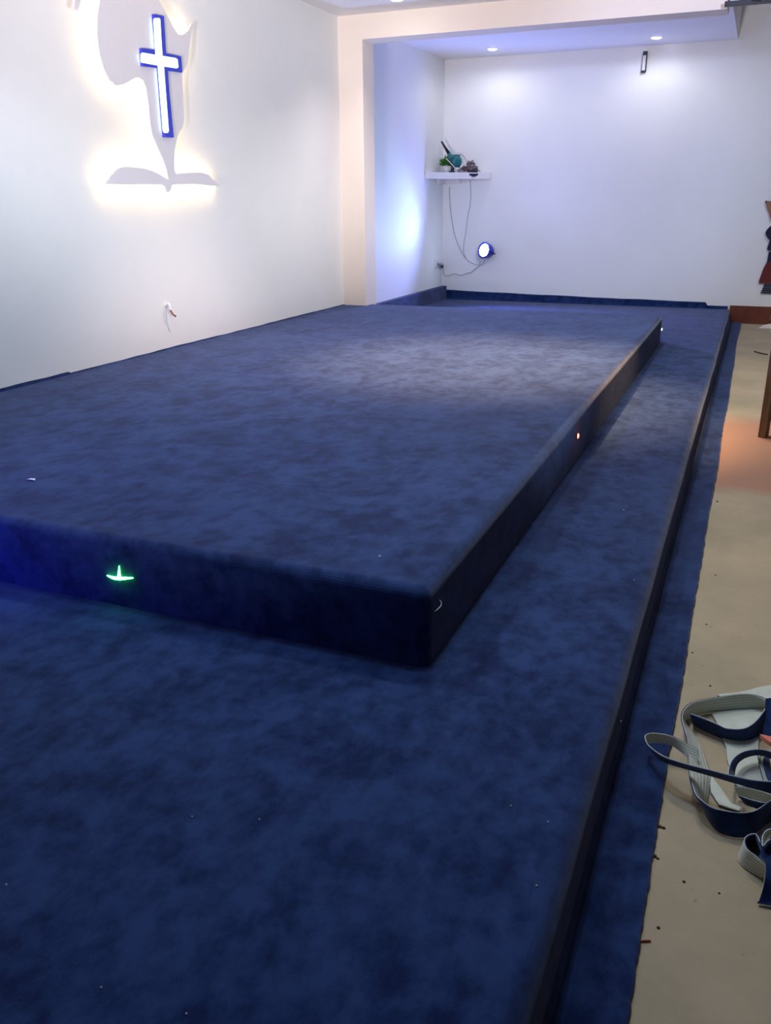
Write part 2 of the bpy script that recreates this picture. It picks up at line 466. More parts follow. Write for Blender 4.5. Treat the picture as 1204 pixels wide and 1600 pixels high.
# ------------------------------------------------------------------ backlit sign on the left wall
XS = XL + 0.055
crop = [(690, -20), (640, -120), (560, -165), (490, -120), (450, -60), (438, 0), (426, 80), (425, 160), (435, 240), (455, 310), (480, 360), (510, 385), (545, 380), (575, 362), (605, 347), (630, 360),
        (645, 400), (655, 470), (663, 560), (672, 605), (690, 650), (715, 705), (735, 760), (744, 805), (715, 785), (680, 768), (640, 755), (590, 748), (545, 747),
        (515, 757), (490, 785), (460, 826), (600, 827), (715, 827), (727, 834), (731, 846), (737, 856), (745, 861), (752, 858), (757, 850), (759, 838), (764, 830), (775, 827), (880, 826), (930, 832), (978, 836),
        (950, 808), (925, 783), (895, 773), (850, 772), (780, 778), (773, 760), (770, 720), (775, 660), (790, 600), (810, 570), (815, 540), (810, 440), (806, 330), (830, 290),
        (840, 200), (850, 105), (835, 135), (815, 155), (790, 155), (765, 120), (740, 70), (700, 0)]
outl = [at(a / 2.867, b / 2.867, 'x', XS) for a, b in crop]
sg = thing('wall_sign', 'backlit white wall sign of a continent over an open book with a blue cross', 'sign', (XL, 5.3, 1.46))
pan = obj('panel', prism(NB(), outl, (0.018, 0, 0)), M['panel'], sg)
# LED strip round the back of the panel, a little inside its edge
def inset(pts, d):
    n = len(pts); A = sum(pts[i].y * pts[(i + 1) % n].z - pts[(i + 1) % n].y * pts[i].z for i in range(n))
    s = 1 if A > 0 else -1; out = []
    for i in range(n):
        a = (pts[i] - pts[i - 1]); b = (pts[(i + 1) % n] - pts[i])
        na = Vector((0, -a.z, a.y)).normalized() * s; nb = Vector((0, -b.z, b.y)).normalized() * s
        v = na + nb
        v = v.normalized() if v.length > 0.2 else na
        out.append(pts[i] + v * d)
    return out
ins = inset(outl, 0.012)
bm = NB(); loop = [Vector((XL + 0.028, q.y, q.z)) for q in ins]
tube(bm, loop, 0.005, 6, closed=True)
o = obj('led_strip', bm, M['led'], sg); o['label'] = 'warm white strip light glowing behind the panel'
# stand-offs that hold the panel
for a, b in ((185, 60), (262, 130), (262, 255), (200, 277), (310, 279), (278, 60)):
    q = at(a, b, 'x', XS)
    obj('standoff', cyl(NB(), (XL, q.y, q.z), (XS + 0.001, q.y, q.z), 0.008, None, 10), M['greymetal'], sg)
# cross
XC = XS + 0.018
cro = [(378, 150), (478, 170), (490, 350), (502, 556), (660, 590), (672, 758), (520, 735), (540, 1000), (583, 1435), (490, 1430), (462, 1100), (432, 712), (262, 690), (248, 505), (410, 522), (395, 340)]
crl = [(396, 205), (408, 188), (455, 188), (467, 205), (478, 400), (490, 582), (630, 606), (648, 622), (655, 700), (640, 712), (505, 692), (535, 1090), (556, 1365), (545, 1384), (510, 1384), (494, 1365), (462, 960), (440, 682), (266, 650), (263, 565), (280, 548), (417, 572), (405, 380)]
o = obj('cross_frame', prism(NB(), [at(180 + a / 6.667, b / 6.667, 'x', XC) for a, b in cro], (0.022, 0, 0)), M['crosstint'], sg); o['label'] = 'blue cross box on the sign'
o2 = obj('cross_light', prism(NB(), [at(180 + a / 6.667, b / 6.667, 'x', XC + 0.0215) for a, b in crl], (0.0015, 0, 0)), M['crosslight'], o); o2['label'] = 'glowing white face of the cross'
# the tip of a second small emblem piece above it
tip = [at(a, b, 'x', XS) for a, b in ((113, -30), (113, 4), (112, 13), (116, 17), (119, 15), (121, 6), (126, -8), (130, -30))]
o = obj('emblem_tip', prism(NB(), tip, (0.018, 0, 0)), M['panel'], sg)

# cable stub poking from the left wall
p = at(259, 478, 'x', XL)
t = thing('cable_stub', 'white cable end with a brown tip poking from the left wall', 'cable', p)
q1 = p + Vector((0.03, 0.0, 0.008)); q2 = p + Vector((0.04, -0.005, -0.03))
obj('sleeve', tube(NB(), smooth_path([p, p + Vector((0.02, 0, 0.012)), q1, q2], 6), 0.011, 10), M['white'], t, True)
obj('bare_tip', tube(NB(), [q2, q2 + Vector((0.012, 0.012, -0.03)), q2 + Vector((0.02, 0.03, -0.045))], 0.007, 8), M['tan'], t, True)


# ------------------------------------------------------------------ downlights
def downlight(px, py, z, lab):
    p = at(px, py, 'z', z)
    t = thing('downlight', lab, 'downlight', p, 'recessed ceiling downlights')
    r = NB(); n = 32; rings = []
    for (rr, dz) in ((0.068, 0.002), (0.066, -0.005), (0.054, -0.007), (0.050, -0.001), (0.050, 0.002)):
        rings.append([r.verts.new(p + Vector((rr * math.cos(2 * math.pi * i / n), rr * math.sin(2 * math.pi * i / n), dz))) for i in range(n)])
    for a, b in zip(rings, rings[1:]):
        for i in range(n): r.faces.new((a[i], a[(i + 1) % n], b[(i + 1) % n], b[i]))
    obj('trim_ring', r, M['white'], t, True)
    obj('lens', lathe(NB(), p, (0, 0, -1), [(-0.002, 0.05), (0.002, 0.05), (0.012, 0.042), (0.016, 0.02)], 28), M['lens'], t, True)
    return p


pA = downlight(769, 76, ZA, 'round lit downlight in alcove ceiling above the corner shelf')
pB = downlight(1025, 58, ZA, 'round lit downlight in alcove ceiling above the slim wall tube')
pM = downlight(620, -2, ZC, 'round lit downlight at top edge, in main ceiling before the beam')


def lamp(typ, name, loc, energy, col=(1, 1, 1), size=0.06, aim=None, cone=2.4, blend=1.0):
    l = bpy.data.lights.new(name, typ); l.energy = energy; l.color = col
    if typ == 'AREA': l.shape = 'DISK'; l.size = size
    else: l.shadow_soft_size = size
    if typ == 'SPOT': l.spot_size = cone; l.spot_blend = blend
    o = bpy.data.objects.new(name, l); C.objects.link(o); o.location = loc
    if aim is not None: o.rotation_euler = (Vector(aim) - Vector(loc)).to_track_quat('-Z', 'Y').to_euler()
    return o


# recessed downlights: the three in view; more unseen ones placed and tinted to light the stage (watts per colour channel)
for p, rgb, cone in ((pA, (5.6, 5.5, 5.0), 2.9), (pB, (5.8, 5.8, 5.4), 2.9), (pM, (40, 34, 34), 2.0),
                     (Vector((-1.28, 7.3, ZC)), (92, 88, 86), 2.6), (Vector((-2.5, 5.3, ZC)), (190, 130, 115), 1.5), (Vector((-1.55, 5.45, ZC)), (900, 500, 190), 1.1),
                     (Vector((-0.62, 5.7, ZC)), (150, 108, 66), 0.8), (Vector((-2.4, 3.2, ZC)), (52, 62, 70), 2.3), (Vector((-0.9, 2.3, ZC)), (25, 37, 52), 3.0)):
    e = max(rgb)
    lamp('SPOT', 'downlight_lamp', p - Vector((0, 0, 0.03)), e, [v / e for v in rgb], 0.05 if p.y > 4 else 0.15, p - Vector((0, 0, 1)), cone, 0.5 if cone > 2 else 1.0)
# added fill lights without known fixtures, for the bare floor and the hall side
lamp('SPOT', 'floor_fill', (-0.78, 6.9, ZC - 0.03), 62, (1.0, 0.93, 0.72), 0.08, (-0.1, 6.9, 0), 1.5, 1.0)
lamp('SPOT', 'floor_fill', (-0.78, 3.2, ZC - 0.03), 50, (1.0, 0.84, 0.58), 0.08, (0.0, 3.0, 0), 1.5, 1.0)
lamp('SPOT', 'hall_fill', (1.6, 7.6, ZH - 0.05), 150, (0.86, 0.92, 1.0), 0.15, (1.6, 11.2, 1.9), 1.4, 1.0)
lamp('SPOT', 'lavender_fill', (0.9, 3.5, 2.7), 330, (0.60, 0.68, 1.0), 0.1, (-1.9, 11.2, 1.75), 0.62, 0.8)  # added lavender fill for the alcove, source unseen
# added unseen fill lights that brighten the upper walls, beam and ceiling
lamp('SPOT', 'upper_fill', (-0.9, -1.8, 0.5), 1080, (1.0, 0.87, 0.97), 0.25, (-2.6, 6.0, 3.8), 0.92, 1.0)
lamp('SPOT', 'upper_fill', (1.7, 2.4, 0.4), 370, (0.95, 0.97, 1.0), 0.2, (-3.86, 5.8, 2.85), 0.92, 1.0)

# ------------------------------------------------------------------ corner shelf and what stands on it
zt, zb = 1.742, 1.668
sl = Vector((XA, 10.534, 0)); sr = Vector((-3.217, YB, 0))
sh = thing('corner_shelf', 'white triangular corner shelf high in the alcove corner', 'shelf', (XA + 0.02, YB - 0.02, zb))
bm = NB(); prism(bm, [Vector((XL + 0.002, YB - 0.002, zb)), Vector((XL + 0.002, sl.y, zb)), Vector((XL + 0.03, sl.y + 0.0, zb)), Vector((sr.x, YB - 0.035, zb)), Vector((sr.x, YB - 0.002, zb))], (0, 0, zt - zb))
obj('board', bm, M['shelf'], sh)
bm = NB(); bx(bm, XL + 0.002, XL + 0.03, 10.98, YB - 0.002, zb - 0.05, zb - 0.001); obj('cleat', bm, M['shelf'], sh)
bm = NB(); bx(bm, XL + 0.032, -3.62, YB - 0.03, YB - 0.002, zb - 0.05, zb - 0.001); obj('cleat', bm, M['shelf'], sh)
edge_n = Vector((sr.y - sl.y, -(sr.x - sl.x), 0)).normalized()     # points out from the shelf front edge


def on_shelf(px, py, inward):
    return at_pl(px, py, sl - edge_n * inward, edge_n)


# potted plant
c = on_shelf(697, 268, 0.27); c.z = zt
t = thing('potted_plant', 'small bushy green plant in a white pot on the corner shelf', 'plant', c)
pot = obj('pot', lathe(NB(), c, (0, 0, 1), [(0, 0.034), (0.005, 0.037), (0.07, 0.047), (0.076, 0.049), (0.076, 0.043), (0.068, 0.041)], 24), M['white'], t, True)
bm = NB(); rnd = random.Random(3)
for k in range(150):
    a = rnd.uniform(0, 6.283); e = rnd.uniform(-0.15, 1.45); L = rnd.uniform(0.05, 0.085)
    d = Vector((math.cos(a) * math.cos(e), math.sin(a) * math.cos(e), math.sin(e)))
    b0 = c + Vector((0, 0, 0.078)) + d * rnd.uniform(0.0, 0.05) + Vector((0, 0, 0.02)); u, v = frame(d); tw = rnd.uniform(0, 3.14)
    s = (u * math.cos(tw) + v * math.sin(tw)); nrm = d.cross(s)
    p0 = b0; p1 = b0 + d * L * 0.45 + s * 0.011 + nrm * 0.004; p2 = b0 + d * L; p3 = b0 + d * L * 0.45 - s * 0.011 + nrm * 0.004
    vs = [bm.verts.new(q) for q in (p0, p1, p2, p3)]; vd = [bm.verts.new(q - nrm * 0.0015) for q in (p0, p1, p2, p3)]
    bm.faces.new(vs); bm.faces.new(vd[::-1])
    for i in range(4): bm.faces.new((vs[i], vs[(i + 1) % 4], vd[(i + 1) % 4], vd[i]))
obj('foliage', bm, M['leaf'], t)
bm = NB(); lathe(bm, c + Vector((0, 0, 0.066)), (0, 0, 1), [(0, 0.040), (0.008, 0.034)], 20); obj('soil', bm, M['soil'], t)

# electric hand blower: nozzle up to the left, teal body, black handle
pi_ = 0.08
g = lambda a, b: on_shelf(a, b, pi_)
c = g(709, 267); c.z = zt
t = thing('hand_blower', 'teal hand blower with black nozzle pointing up left on the corner shelf', 'tool', c)
obj('nozzle', tube(NB(), [g(689.5, 221), g(696, 232), g(701.5, 240.5)], 0.014, 14, rfun=lambda s: 0.011 + 0.012 * s), M['black'], t, True)
obj('neck', tube(NB(), [g(700.5, 239), g(704, 245), g(709, 251)], 0.03, 16, rfun=lambda s: 0.024 + 0.016 * s), M['teal'], t, True)
ax = (g(718, 250) - g(706, 255)).normalized()
bd = g(712, 252.5)
obj('fan_housing', lathe(NB(), bd - edge_n * 0.04, edge_n, [(0, 0.050), (0.012, 0.068), (0.07, 0.068), (0.085, 0.052), (0.088, 0.02)], 24), M['teal'], t, True)
bm = NB(); prism(bm, [q - edge_n * 0.022 for q in (g(709, 241.5), g(717, 242), g(717, 262), g(709, 260))], edge_n * 0.05); obj('rear_cover', bm, M['teal'], t, bevel=0.004)
hb = [g(704.5, 253), g(707, 259), g(706, 265.5)]; hb[2].z = zt + 0.018
bm = NB(); tube(bm, smooth_path(hb, 5), 0.022, 14); obj('handle', bm, M['black'], t, True)
bm = NB(); b0 = Vector((hb[2].x, hb[2].y, zt)); lathe(bm, b0, (0, 0, 1), [(0.001, 0.036), (0.018, 0.036), (0.024, 0.024)], 18); obj('foot', bm, M['black'], t, True)
# its cord loop
cp = [g(716, 243), g(719, 241.5), g(722.5, 242.5), g(726, 247), g(729, 253), g(731, 258)]
obj('power_cord', tube(NB(), smooth_path(cp, 5), 0.0045, 8), M['cable'], t, True)
# pale strap leaning across
q = [on_shelf(696.5, 247.5, 0.02), on_shelf(704, 255, 0.02), on_shelf(713, 264.5, 0.02), on_shelf(718, 263, 0.02), on_shelf(722, 260, 0.02)]
bm = NB(); tube(bm, smooth_path(q, 4), 0.006, 8); o = obj('pale_cord', bm, M['palecord'], loc=q[2].copy())
tag(o, 'pale cord leaning in front of the teal blower on the corner shelf', 'cord')
# tangle of wires spilling over the front edge
c = on_shelf(734, 268, 0.035); c.z = zt
t = thing('wire_tangle', 'brown grey tangle of wires spilling over the corner shelf front edge', 'wires', c)
rnd = random.Random(11)
bm = NB()
for k in range(24):
    pts = []
    a0 = rnd.uniform(0, 6.28)
    big = rnd.uniform(0.4, 1)
    cx_, rx_, hx_ = ((724, 9, 0.08), (735, 10, 0.17), (741, 7, 0.10))[k % 3]
    for i in range(9):
        a = a0 + i * rnd.uniform(0.6, 1.0)
        px = cx_ + rx_ * big * math.cos(a) + rnd.uniform(-1.5, 1.5)
        inw = 0.035 + 0.05 * big * math.sin(a) * 0.7
        pz = zt + 0.008 + hx_ * max(0.1, 1 - abs(px - cx_) / (rx_ * 1.5)) * rnd.random()
        q = on_shelf(px, 262, inw); pts.append(Vector((q.x, q.y, max(pz, zt + 0.006))))
    tube(bm, smooth_path(pts, 4), 0.0055, 6)
    if k in (16, 23): obj('coil', bm, M['mesh'] if k == 16 else M['cable'], t, True); bm = NB()
bm = NB()
for k in range(9):
    px = 731 + 1.55 * k
    top = on_shelf(px, 264, 0.01); q = [Vector((top.x, top.y, zt + 0.02)) - edge_n * 0.03, Vector((top.x, top.y, zt + 0.022)), Vector((top.x, top.y, zt - 0.01)) + edge_n * 0.022]
    e = q[2] + Vector((0, 0, -0.03 - 0.03 * math.sin(k * 0.40)))
    nx = on_shelf(px + 2.2, 264, -0.012); q += [e, Vector((nx.x, nx.y, zt - 0.012)) + edge_n * 0.01]
    tube(bm, smooth_path(q, 4), 0.012, 6)
obj('hanging_loops', bm, M['navycloth'], t, True)
bm = NB(); q = [on_shelf(741, 262, 0.03), on_shelf(746, 266, 0.02), on_shelf(750, 267.5, 0.02)]
for w_ in q: w_.z = max(w_.z, zt + 0.006)
tube(bm, smooth_path(q, 4), 0.005, 6); o = obj('loose_end', bm, M['mesh'], t, True)

# LED par lamp on the back wall
fd = Vector((-0.46, -0.86, 0.20)).normalized()
pc = at(755.5, 391, 'y', YB - 0.17)
t = thing('par_lamp', 'round blue LED stage lamp fixed low on the back wall', 'lamp', Vector((pc.x + 0.06, YB, pc.z)))
can = obj('casing', lathe(NB(), pc - fd * 0.13, fd, [(0, 0.045), (0.01, 0.07), (0.055, 0.092), (0.10, 0.096), (0.128, 0.104), (0.136, 0.103), (0.138, 0.084), (0.122, 0.080)], 36), M['partint'], t, True)
obj('lens_plate', lathe(NB(), pc - fd * 0.006, fd, [(0, 0.080), (0.003, 0.080), (0.004, 0.078)], 32), M['parlens2'], t)
u, v = frame(fd)
for k in range(19):
    if k == 0: o2 = Vector((0, 0, 0))
    elif k < 7: a = k * math.pi / 3; o2 = (u * math.cos(a) + v * math.sin(a)) * 0.031
    else: a = k * math.pi / 6; o2 = (u * math.cos(a) + v * math.sin(a)) * 0.061
    obj('lens', lathe(NB(), pc - fd * 0.002 + o2, fd, [(0, 0.0165), (0.005, 0.0155), (0.009, 0.009)], 12), M['parlens'], t, True)
bm = NB(); s = fd.cross(Vector((0, 0, 1))).normalized()
bb = pc - fd * 0.06
q = [bb + s * 0.105, bb + s * 0.115 - Vector((0, 0, 0.03)), Vector((pc.x + 0.11, YB - 0.012, pc.z - 0.05)), Vector((pc.x + 0.03, YB - 0.012, pc.z - 0.05)), Vector((pc.x - 0.02, YB - 0.012, pc.z - 0.05)), bb - s * 0.115 - Vector((0, 0, 0.03)), bb - s * 0.105]
tube(bm, q, 0.009, 8); obj('bracket', bm, M['dark'], t)
# its light: a strong blue beam across the alcove towards the pillar
lamp('SPOT', 'par_lamp_beam', pc + fd * 0.03, 46, (0.48, 0.85, 1.0), 0.06, at(588, 290, 'x', XL), 0.95, 1.0)
lamp('SPOT', 'par_lamp_spill', pc + fd * 0.06, 105, (0.27, 0.33, 1.0), 0.08, pc + fd + Vector((0.9, 0, 0.1)), 2.8, 0.6)

# cords on the alcove wall
def cord(name, lab, pxs, r=0.004, mat='cable', off=0.006):
    pts = [at(a, b, 'y', YB - off) for a, b in pxs]
    return tag(obj(name, tube(NB(), smooth_path(pts, 6), r, 6), M[mat], loc=pts[0].copy()), lab, 'cord')


cord('power_cord', 'thin cord dropping from under the corner shelf, left of two, to the stage lamp', [(702, 292), (702, 306), (705, 340), (711, 370), (719, 390), (726, 402), (735, 410), (746, 414), (753, 413), (757, 407)])
cord('power_cord', 'thin cord hanging from the wire tangle, right of two, towards the stage lamp', [(734, 278), (735, 312), (730, 340), (727, 365), (724.5, 380), (724, 394), (728, 404)], 0.0035, 'cable', 0.012)
t0 = at(686, 414.5, 'x', XL + 0.02)
pl = thing('wall_plug', 'small black plug low on the alcove wall with a cord to the lamp', 'plug', t0)
a0 = at(681.5, 411.5, 'x', XL + 0.004); a1 = at(691, 417, 'y', YB - 0.03)
a1 = Vector((XL + 0.12, YB - 0.09, a0.z - 0.05))
obj('plug_body', cyl(NB(), a0.lerp(a1, 0.4), at(691, 417, 'y', YB - 0.03), 0.021, 0.017, 14), M['black'], pl, True)
obj('socket', bx(NB(), XL + 0.001, XL + 0.016, a0.y - 0.05, a0.y + 0.05, a0.z - 0.045, a0.z + 0.045), M['white'], pl, bevel=0.003)
obj('plug_neck', cyl(NB(), Vector((XL + 0.016, a0.y, a0.z)), a0.lerp(a1, 0.42), 0.012, 0.019, 12), M['greymetal'], pl, True)
cord('power_cord', 'thin wavy cord running along the wall from the plug to the lamp', [(690, 417), (692.5, 421), (693, 428), (697, 431), (703, 430), (709, 427.5), (715, 429), (722, 430), (728, 427), (735, 426), (741, 421), (748, 415), (750, 409)], 0.0045, 'cable', 0.008)

# slim tube on the back wall
a, b = at(1008, 82, 'y', YB), at(1006, 113, 'y', YB)
t = thing('wall_tube', 'slim upright white tube with dark end caps high on the back wall', 'fitting', ((a.x + b.x) / 2, YB, b.z))
xm = (a.x + b.x) / 2
obj('tube', bx(NB(), xm - 0.024, xm + 0.012, YB - 0.03, YB - 0.001, b.z + 0.012, a.z - 0.02), M['white'], t, bevel=0.004)
obj('side_rail', bx(NB(), xm + 0.014, xm + 0.024, YB - 0.034, YB - 0.001, b.z, a.z), M['dark'], t)
obj('side_rail', bx(NB(), xm - 0.031, xm - 0.026, YB - 0.034, YB - 0.001, b.z, a.z - 0.01), M['greymetal'], t)
obj('end_cap', bx(NB(), xm - 0.022, xm + 0.024, YB - 0.045, YB - 0.001, a.z - 0.032, a.z + 0.008), M['black'], t, bevel=0.003)
obj('end_cap', bx(NB(), xm - 0.032, xm + 0.012, YB - 0.042, YB - 0.001, b.z - 0.008, b.z + 0.016), M['black'], t, bevel=0.003)

# black rail hung off the beam end at the top right
t = thing('hanging_rail', 'black metal rail with a dark box hung beside the beam end', 'rail', (0.2, YP - 0.1, 2.81))
yy = YP - 0.06
obj('bar', bx(NB(), -0.462, 1.3, yy - 0.05, yy, 2.822, 2.856), M['dark'], t, bevel=0.003)
obj('ledge', bx(NB(), -0.33, 1.3, yy - 0.03, yy, 2.866, 2.894), M['greymetal'], t, bevel=0.003)
obj('hanger', bx(NB(), -0.424, -0.355, yy - 0.03, yy - 0.005, 2.857, ZH), M['white'], t, bevel=0.003)
obj('box', bx(NB(), -0.20, 1.0, yy - 0.32, yy - 0.052, 2.83, 3.12), M['black'], t, bevel=0.01)
obj('hanger', bx(NB(), 1.1, 1.17, yy - 0.03, yy - 0.005, 2.895, ZH), M['white'], t, bevel=0.003)

# decorative hanging on the back wall at the frame edge
yw = YB - 0.012
t = thing('wall_hanging', 'brown and navy cloth wall hanging with a striped fringe, at right edge', 'decoration', (0.32, YB, 0.37))
def slab(name, pts, mat, dy=0.02, off=0.0):
    return obj(name, prism(NB(), [Vector((x, YB - 0.004 - off, z)) for x, z in pts], (0, -dy, 0)), M[mat], t)
cx = 0.42
def sym(half): return [(cx - w, z) for w, z in half] + [(cx + w, z) for w, z in half[::-1]]
slab('top_panel', sym([(0.375, 1.375), (0.37, 1.355), (0.35, 1.30), (0.315, 1.23), (0.29, 1.165)]), 'tan', 0.025)
slab('top_border', sym([(0.38, 1.385), (0.376, 1.36), (0.365, 1.36), (0.36, 1.385)]), 'maroon', 0.03)
pts = []
for k in range(13):
    a = math.pi * k / 12; pts.append((0.275 + 0.055 * math.sin(a), 1.125 - 0.17 * k / 12))
slab('middle_panel', sym(pts), 'navycloth', 0.035)
slab('waist', sym([(0.275, 0.955), (0.285, 0.90), (0.29, 0.86), (0.28, 0.845)]), 'navycloth', 0.025)
slab('lower_band', sym([(0.268, 0.83), (0.27, 0.73), (0.272, 0.715)]), 'navycloth', 0.03)
slab('skirt_panel', sym([(0.272, 0.714), (0.30, 0.64), (0.325, 0.52), (0.33, 0.475)]), 'maroon', 0.03)
for k in range(5):
    z = 0.462 - 0.022 * k
    slab('fringe_row', sym([(0.265 + 0.006 * k, z), (0.27 + 0.006 * k, z - 0.013)]), 'navycloth' if k % 2 == 0 else 'navycloth', 0.02)
slab('fringe_backing', sym([(0.25, 0.474), (0.285, 0.362)]), 'cuff', 0.004)
slab('cord', sym([(0.262, 1.164), (0.262, 1.126)]), 'palecord', 0.02)

# ------------------------------------------------------------------ wooden table whose leg shows at the right edge
leg0 = at(1191.5, 683, 'z', 0)
rt = math.radians(-24)
dx = Vector((math.cos(rt), math.sin(rt), 0)); dy = Vector((-math.sin(rt), math.cos(rt), 0))
t = thing('wooden_table', 'brown wooden table leg and rail at the right edge on bare concrete', 'table', leg0)
def obx(a0, a1, b0, b1, z0, z1):
    bm = NB(); v = [bm.verts.new(leg0 + dx * a + dy * b + Vector((0, 0, z))) for a in (a0, a1) for b in (b0, b1) for z in (z0, z1)]
    for f in ((0, 1, 3, 2), (4, 6, 7, 5), (0, 4, 5, 1), (2, 3, 7, 6), (0, 2, 6, 4), (1, 5, 7, 3)): bm.faces.new([v[i] for i in f])
    return bm
h = 0.024
for a, b in ((0, 0), (1.1, 0), (0, 0.55), (1.1, 0.55)):
    obj('leg', obx(a - h, a + h, b - h, b + h, 0, 0.72), M['wood'], t, bevel=0.003)
obj('table_top', obx(-0.05, 1.15, -0.05, 0.60, 0.72, 0.75), M['wood'], t, bevel=0.004)
obj('foot_rail', obx(h, 1.1 - h, -0.012, 0.012, 0.0, 0.012), M['wood'], t)
obj('foot_rail', obx(-0.012, 0.012, h, 0.55 - h, 0.10, 0.13), M['wood'], t)
obj('apron', obx(h, 1.1 - h, -0.012, 0.012, 0.64, 0.72), M['wood'], t)

# small things on the far concrete
p0 = at(1178, 549, 'z', 0.005); p1 = at(1187, 551.5, 'z', 0.012); p2 = at(1199, 554, 'z', 0.005)
tag(obj('twig', tube(NB(), smooth_path([p0, p1, p2], 5), 0.006, 6), M['twig'], loc=p1.copy()), 'thin dark twig on the concrete before the red baseboard', 'twig')
p = at(1197, 513, 'z', 0.0)
bm = NB(); prof = [(-0.09, -0.03), (-0.05, -0.05), (0.06, -0.06), (0.14, -0.02), (0.12, 0.05), (0.02, 0.07), (-0.06, 0.03)]
base = [bm.verts.new(p + Vector((a, b, 0.001))) for a, b in prof]; top = [bm.verts.new(p + Vector((a * 0.7 + 0.02, b * 0.6, 0.035 + 0.03 * (a + 0.09) / 0.23))) for a, b in prof]
for i in range(7): bm.faces.new((base[i], base[(i + 1) % 7], top[(i + 1) % 7], top[i]))
bm.faces.new(base[::-1]); bm.faces.new(top)
tag(obj('crumpled_paper', bm, M['cuff'], loc=p, bevel=0.006), 'pale crumpled scrap on the concrete beneath the wall hanging', 'scrap')
p0 = at(997, 1471, 'z', 0.002); p1 = at(1016, 1470, 'z', 0.002)
tag(obj('red_sliver', tube(NB(), [p0, p0.lerp(p1, 0.5) + Vector((0, 0, 0.001)), p1], 0.0022, 6), M['sliver'], loc=p0.copy()), 'thin red sliver on the concrete beside the carpet edge', 'sliver')
for k, (a, b, r) in enumerate(((1120, 784, .006), (1030, 1292, .006), (1036, 1294, .005), (1022, 1338, .006), (1018, 1330, .004), (1027, 1342, .004), (1028, 1450, .004), (1068, 1378, .004), (1123, 1396, .003), (1109, 1072, .004), (1081, 1020, .004), (1103, 976, .004), (1117, 899, .004))):
    p = at(a, b, 'z', 0.0)
    q = lathe(NB(), p, (0, 0, 1), [(0.0003, r), (r * 0.5, r * 0.8), (r * 0.8, r * 0.3)], 7)
    tag(obj('dirt_crumb', q, M['twig'], loc=p), 'small dark crumb of dirt on the bare concrete', 'crumb', 'dirt crumbs on the concrete')


# ------------------------------------------------------------------ carpet offcuts heaped on the concrete
def c8(a, b): return (1040 + a / 7.34, 1050 + b / 7.34)
def c6(a, b): return (960 + a / 4.0, 1040 + b / 4.0)
def c12(a, b): return (1100 + a / 6.95, 1200 + b / 6.95)


def strip_obj(name, bm_pairs, mat, parent):
    A, n_, flip = bm_pairs
    return obj(name, A, mat, parent, True)


def offcut(lab, rows, pile_left=True, k=5, th=0.003, name='carpet_offcut'):
    """rows: (top px, bottom px, top z, bottom z): a strip with real width, navy pile on one face and ribbed backing on the other"""
    T = smooth_path([at(r[0][0], r[0][1], 'z', r[2]) for r in rows], k)
    B = smooth_path([at(r[1][0], r[1][1], 'z', r[3]) for r in rows], k)
    n = len(T); nr = []
    for i in range(n):
        tg = (T[min(i + 1, n - 1)] + B[min(i + 1, n - 1)] - T[max(i - 1, 0)] - B[max(i - 1, 0)])
        v = tg.cross(T[i] - B[i]); nr.append(v.normalized() if v.length > 1e-9 else Vector((0, 0, 1)))
    s = 1 if pile_left else -1
    mid = (T[n // 2] + B[n // 2]) / 2
    root = thing(name, lab, 'carpet offcut', Vector((mid.x, mid.y, min(b.z for b in B))), 'carpet offcuts on the concrete')
    wv = [0.0]
    for i in range(1, n): wv.append(wv[-1] + (T[i] - T[i - 1]).length)
    for nm, o0, o1, mat in (('pile', 0.0002, th, M['carpet']), ('backing', -th * 0.5, 0.0, M['backing'])):
        bm = NB(); uvl = bm.loops.layers.uv.new('UVMap'); R = []; uv = {}
        for i in range(n):
            row = []
            for j in range(5):
                q = B[i].lerp(T[i], j / 4)
                a = bm.verts.new(q + nr[i] * s * o1); b = bm.verts.new(q + nr[i] * s * o0)
                uv[a] = uv[b] = (wv[i], j / 4); row.append((a, b))
            R.append(row)
        for i in range(n - 1):
            for j in range(4):
                for z in (0, 1):
                    bm.faces.new((R[i][j][z], R[i + 1][j][z], R[i + 1][j + 1][z], R[i][j + 1][z]))
            for j in (0, 4): bm.faces.new((R[i][j][0], R[i + 1][j][0], R[i + 1][j][1], R[i][j][1]))
        for i in (0, n - 1):
            for j in range(4): bm.faces.new((R[i][j][0], R[i][j + 1][0], R[i][j + 1][1], R[i][j][1]))
        for f in bm.faces:
            for l in f.loops: l[uvl].uv = uv[l.vert]
        o = obj(nm, bm, mat, root, False)
        o['label'] = 'navy pile face' if nm == 'pile' else 'grey ribbed backing face'
    return root


def flat_offcut(lab, pxs, z, up='backing', th=0.007, lift=None):
    pts = [at(a, b, 'z', z) for a, b in pxs]
    c = sum(pts, Vector()) / len(pts)
    root = thing('carpet_offcut', lab, 'carpet offcut', Vector((c.x, c.y, z)), 'carpet offcuts on the concrete')
    bm = NB(); prism(bm, pts, (0, 0, -th * 0.55)); o1 = obj('pile' if up == 'backing' else 'backing', bm, M['carpet'] if up == 'backing' else M['backing'], root)
    bm = NB(); prism(bm, [q + Vector((0, 0, 0.0004)) for q in pts], (0, 0, th * 0.45))
    o2 = obj(up, bm, M['flatback'] if up == 'backing' else M['carpet'], root)
    return root


